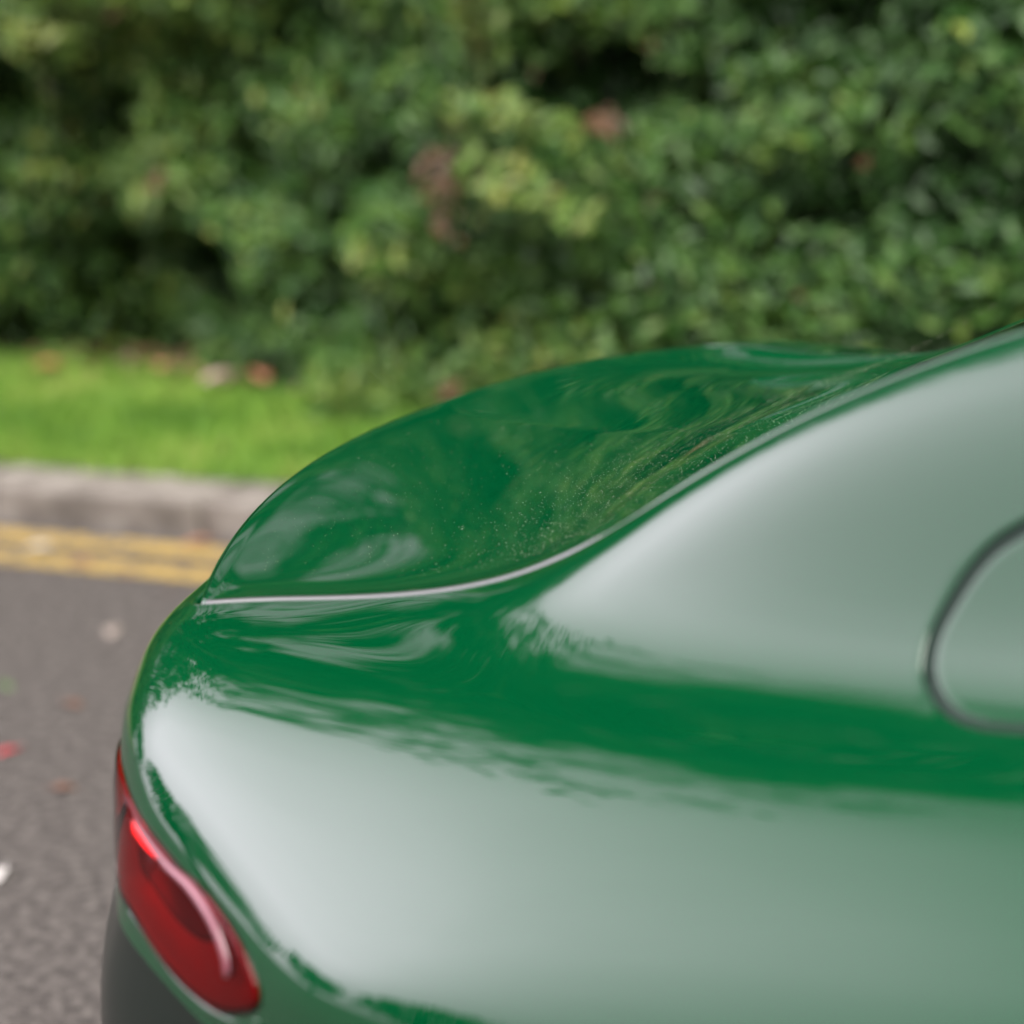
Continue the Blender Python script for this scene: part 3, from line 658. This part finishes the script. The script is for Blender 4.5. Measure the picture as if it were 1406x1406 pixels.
for i, (tx, ty, th, tr_, cz_, lo_) in enumerate([(-12.4, 8.2, 12.5, 3.0, .58, .22), (-9.3, 8.0, 11.5, 2.1, .58, .22), (-5.9, 8.3, 12.6, 2.9, .76, .5), (-2.4, 8.6, 11.0, 2.4, .58, .22), (1.4, 8.8, 10.0, 3.0, .58, .22), (5.0, 9.2, 10.0, 2.8, .58, .22)]):
    make_tree(tx, ty, th, tr_, 24000, 'broadleaf tree rising behind the hedge, ' + ['beyond its left end', 'left of the tail lamp', 'high crown straight left of the boot', 'straight beyond the boot lid', 'beyond the roof', 'beyond the front of the car'][i], cz=cz_, lo=lo_)
make_tree(-6.1, 8.7, 6.4, 1.7, 1000, 'small thinly leaved tree standing under the high crown behind the hedge', cz=.68, lo=.45, size=.15, clump=.35)
make_tree(-8.6, 6.8, 14.5, 5.0, 4600, 'tallest thinly leaved tree spreading over the hedge and the road', cz=.75, lo=.55, size=.22, clump=.16)
make_tree(-15.5, 6.4, 12.0, 3.2, 2600, 'thinly leaved tree past the left end of the hedge beside the road', cz=.66, lo=.4, size=.34, clump=.25)
for i, (tx, ty, th, tr_) in enumerate([(-20, -3.5, 6.5, 3.2), (-24, 3.0, 6.0, 3.4), (-26, 8.5, 8.0, 3.6), (-16, -8, 6.5, 3.0), (-10, -11, 6.5, 3.2), (-3, -12, 6.5, 3.2)]):
    make_tree(tx, ty, th, tr_, 9000, 'broadleaf tree far behind the car, ' + ['on the near roadside', 'straight behind the boot', 'past the end of the hedge', 'in the open ground', 'behind the photographer to the left', 'behind the photographer'][i], size=.24, lo=.12, group='trees down the road')

# ---------------------------------------------------------------- fallen leaves
def fallen(x, y, z, size, rgb, label, rot, name='fallen_leaf', cat='leaf'):
    m = noise_col(mat('leaf_skin', rough=.6), [(.3, tuple(c * .7 for c in rgb)), (.7, rgb)], scale=30)
    nseg = 12; V = [(0, 0, .004)]; F = []
    for k in range(nseg * 2):
        a = 2 * math.pi * k / (nseg * 2); r_ = .5 * (1 + .14 * math.cos(2 * a) + (.10 if k % 4 == 0 else -.02)) * size; wx = .68 + .06 * math.cos(a)
        V.append((r_ * math.cos(a), r_ * math.sin(a) * wx, .004 + .12 * size * (math.sin(a) ** 2) + .05 * size * math.cos(a)))
    for k in range(nseg * 2): F.append((0, 1 + k, 1 + (k + 1) % (nseg * 2)))
    s0 = len(V); st = [(.5 * size, .001), (.75 * size, .004), (.95 * size, .002)]
    for px, pz in st: V += [(px, -.0012, .006 + pz), (px, .0012, .006 + pz)]
    F += [(s0, s0 + 2, s0 + 3, s0 + 1), (s0 + 2, s0 + 4, s0 + 5, s0 + 3)]
    o = add_mesh(name, V, F, m); o.location = (x, y, z); o.rotation_euler = (rng.uniform(-.15, .15), rng.uniform(-.15, .15), rot)
    md = o.modifiers.new('thickness', 'SOLIDIFY'); md.thickness = .0012
    tag(o, label, cat, 'fallen leaves')
for a_ in [
    (-5.43, 5.72, .215, .085, (.40, .15, .06), 'bright orange leaf on the grass near the left end of the verge', .4),
    (-4.60, 5.66, .21, .12, (.42, .28, .26), 'pale pinkish leaf on the grass, the largest at the foot of the hedge', 1.2),
    (-4.46, 5.70, .21, .09, (.36, .14, .08), 'dull red leaf just right of the pale pinkish leaf on the grass', 2.6),
    (-4.22, 5.62, .20, .075, (.32, .18, .15), 'small pinkish leaf on the grass nearest the boot lid', .9),
    (-4.95, 5.80, .21, .09, (.30, .15, .07), 'brown leaf on the grass between the orange leaf and the pale pinkish leaf', 5.1),
    (-4.30, 4.385, .006, .075, (.45, .42, .36), 'whitish leaf lying across the double yellow lines', .3),
    (-3.563, 3.851, .002, .060, (.26, .22, .19), 'pale beige leaf on the asphalt nearest the boot lid corner', 2.2),
    (-3.242, 3.131, .002, .040, (.40, .04, .05), 'small red leaf on the asphalt at the left edge of the picture', 1.0),
    (-3.301, 3.407, .002, .050, (.15, .085, .06), 'brown leaf on the asphalt above and right of the small red leaf', 3.0),
    (-2.975, 3.015, .002, .045, (.15, .08, .055), 'brown leaf on the asphalt below and right of the small red leaf', 4.0),
    (-4.073, 4.311, .002, .060, (.30, .17, .09), 'brown leaf on the asphalt beside the farther yellow line', .2),
    (-2.803, 2.643, .002, .045, (.50, .48, .46), 'white petal-like leaf on the asphalt at the lower left edge', 1.9),
    (-3.547, 3.453, .002, .045, (.09, .15, .06), 'green leaf on the asphalt at the left edge above the red one', 2.8),
    (-3.86, 4.56, .004, .070, (.30, .14, .08), 'brown leaf caught in the gutter against the kerb', .6)]:
    fallen(*a_)
def litter(n, x0, x1, y0, y1, z, smin, smax, name, label, zf=None):
    c = np.stack([rng.uniform(x0, x1, n), rng.uniform(y0, y1, n), np.full(n, z)], 1)
    if zf: c[:, 2] += zf(c[:, 0], c[:, 1])
    N_ = np.stack([rng.normal(0, .25, n), rng.normal(0, .25, n), np.ones(n)], 1)
    tag(quads_fast(name, leafcloud(c, N_, rng.uniform(smin, smax, n), aspect=.6), 2 * n, LITTER, attr=np.repeat(rng.uniform(0, 1, n), 2)), label, 'leaf litter', kind='stuff')
LITTER = leafmat('dead_leaf', [(0, (.06, .025, .018)), (.5, (.14, .055, .035)), (.8, (.20, .10, .06)), (1, (.30, .22, .16))], trans=.1)
litter(900, -9, 1.5, 5.72, 6.15, .19, .03, .075, 'leaf_litter', 'brown and reddish leaf litter along the foot of the hedge')
litter(160, -9, -1, KY - .45, KY - .01, .007, .012, .035, 'gutter_debris', 'small brown leaf scraps along the yellow lines and gutter')
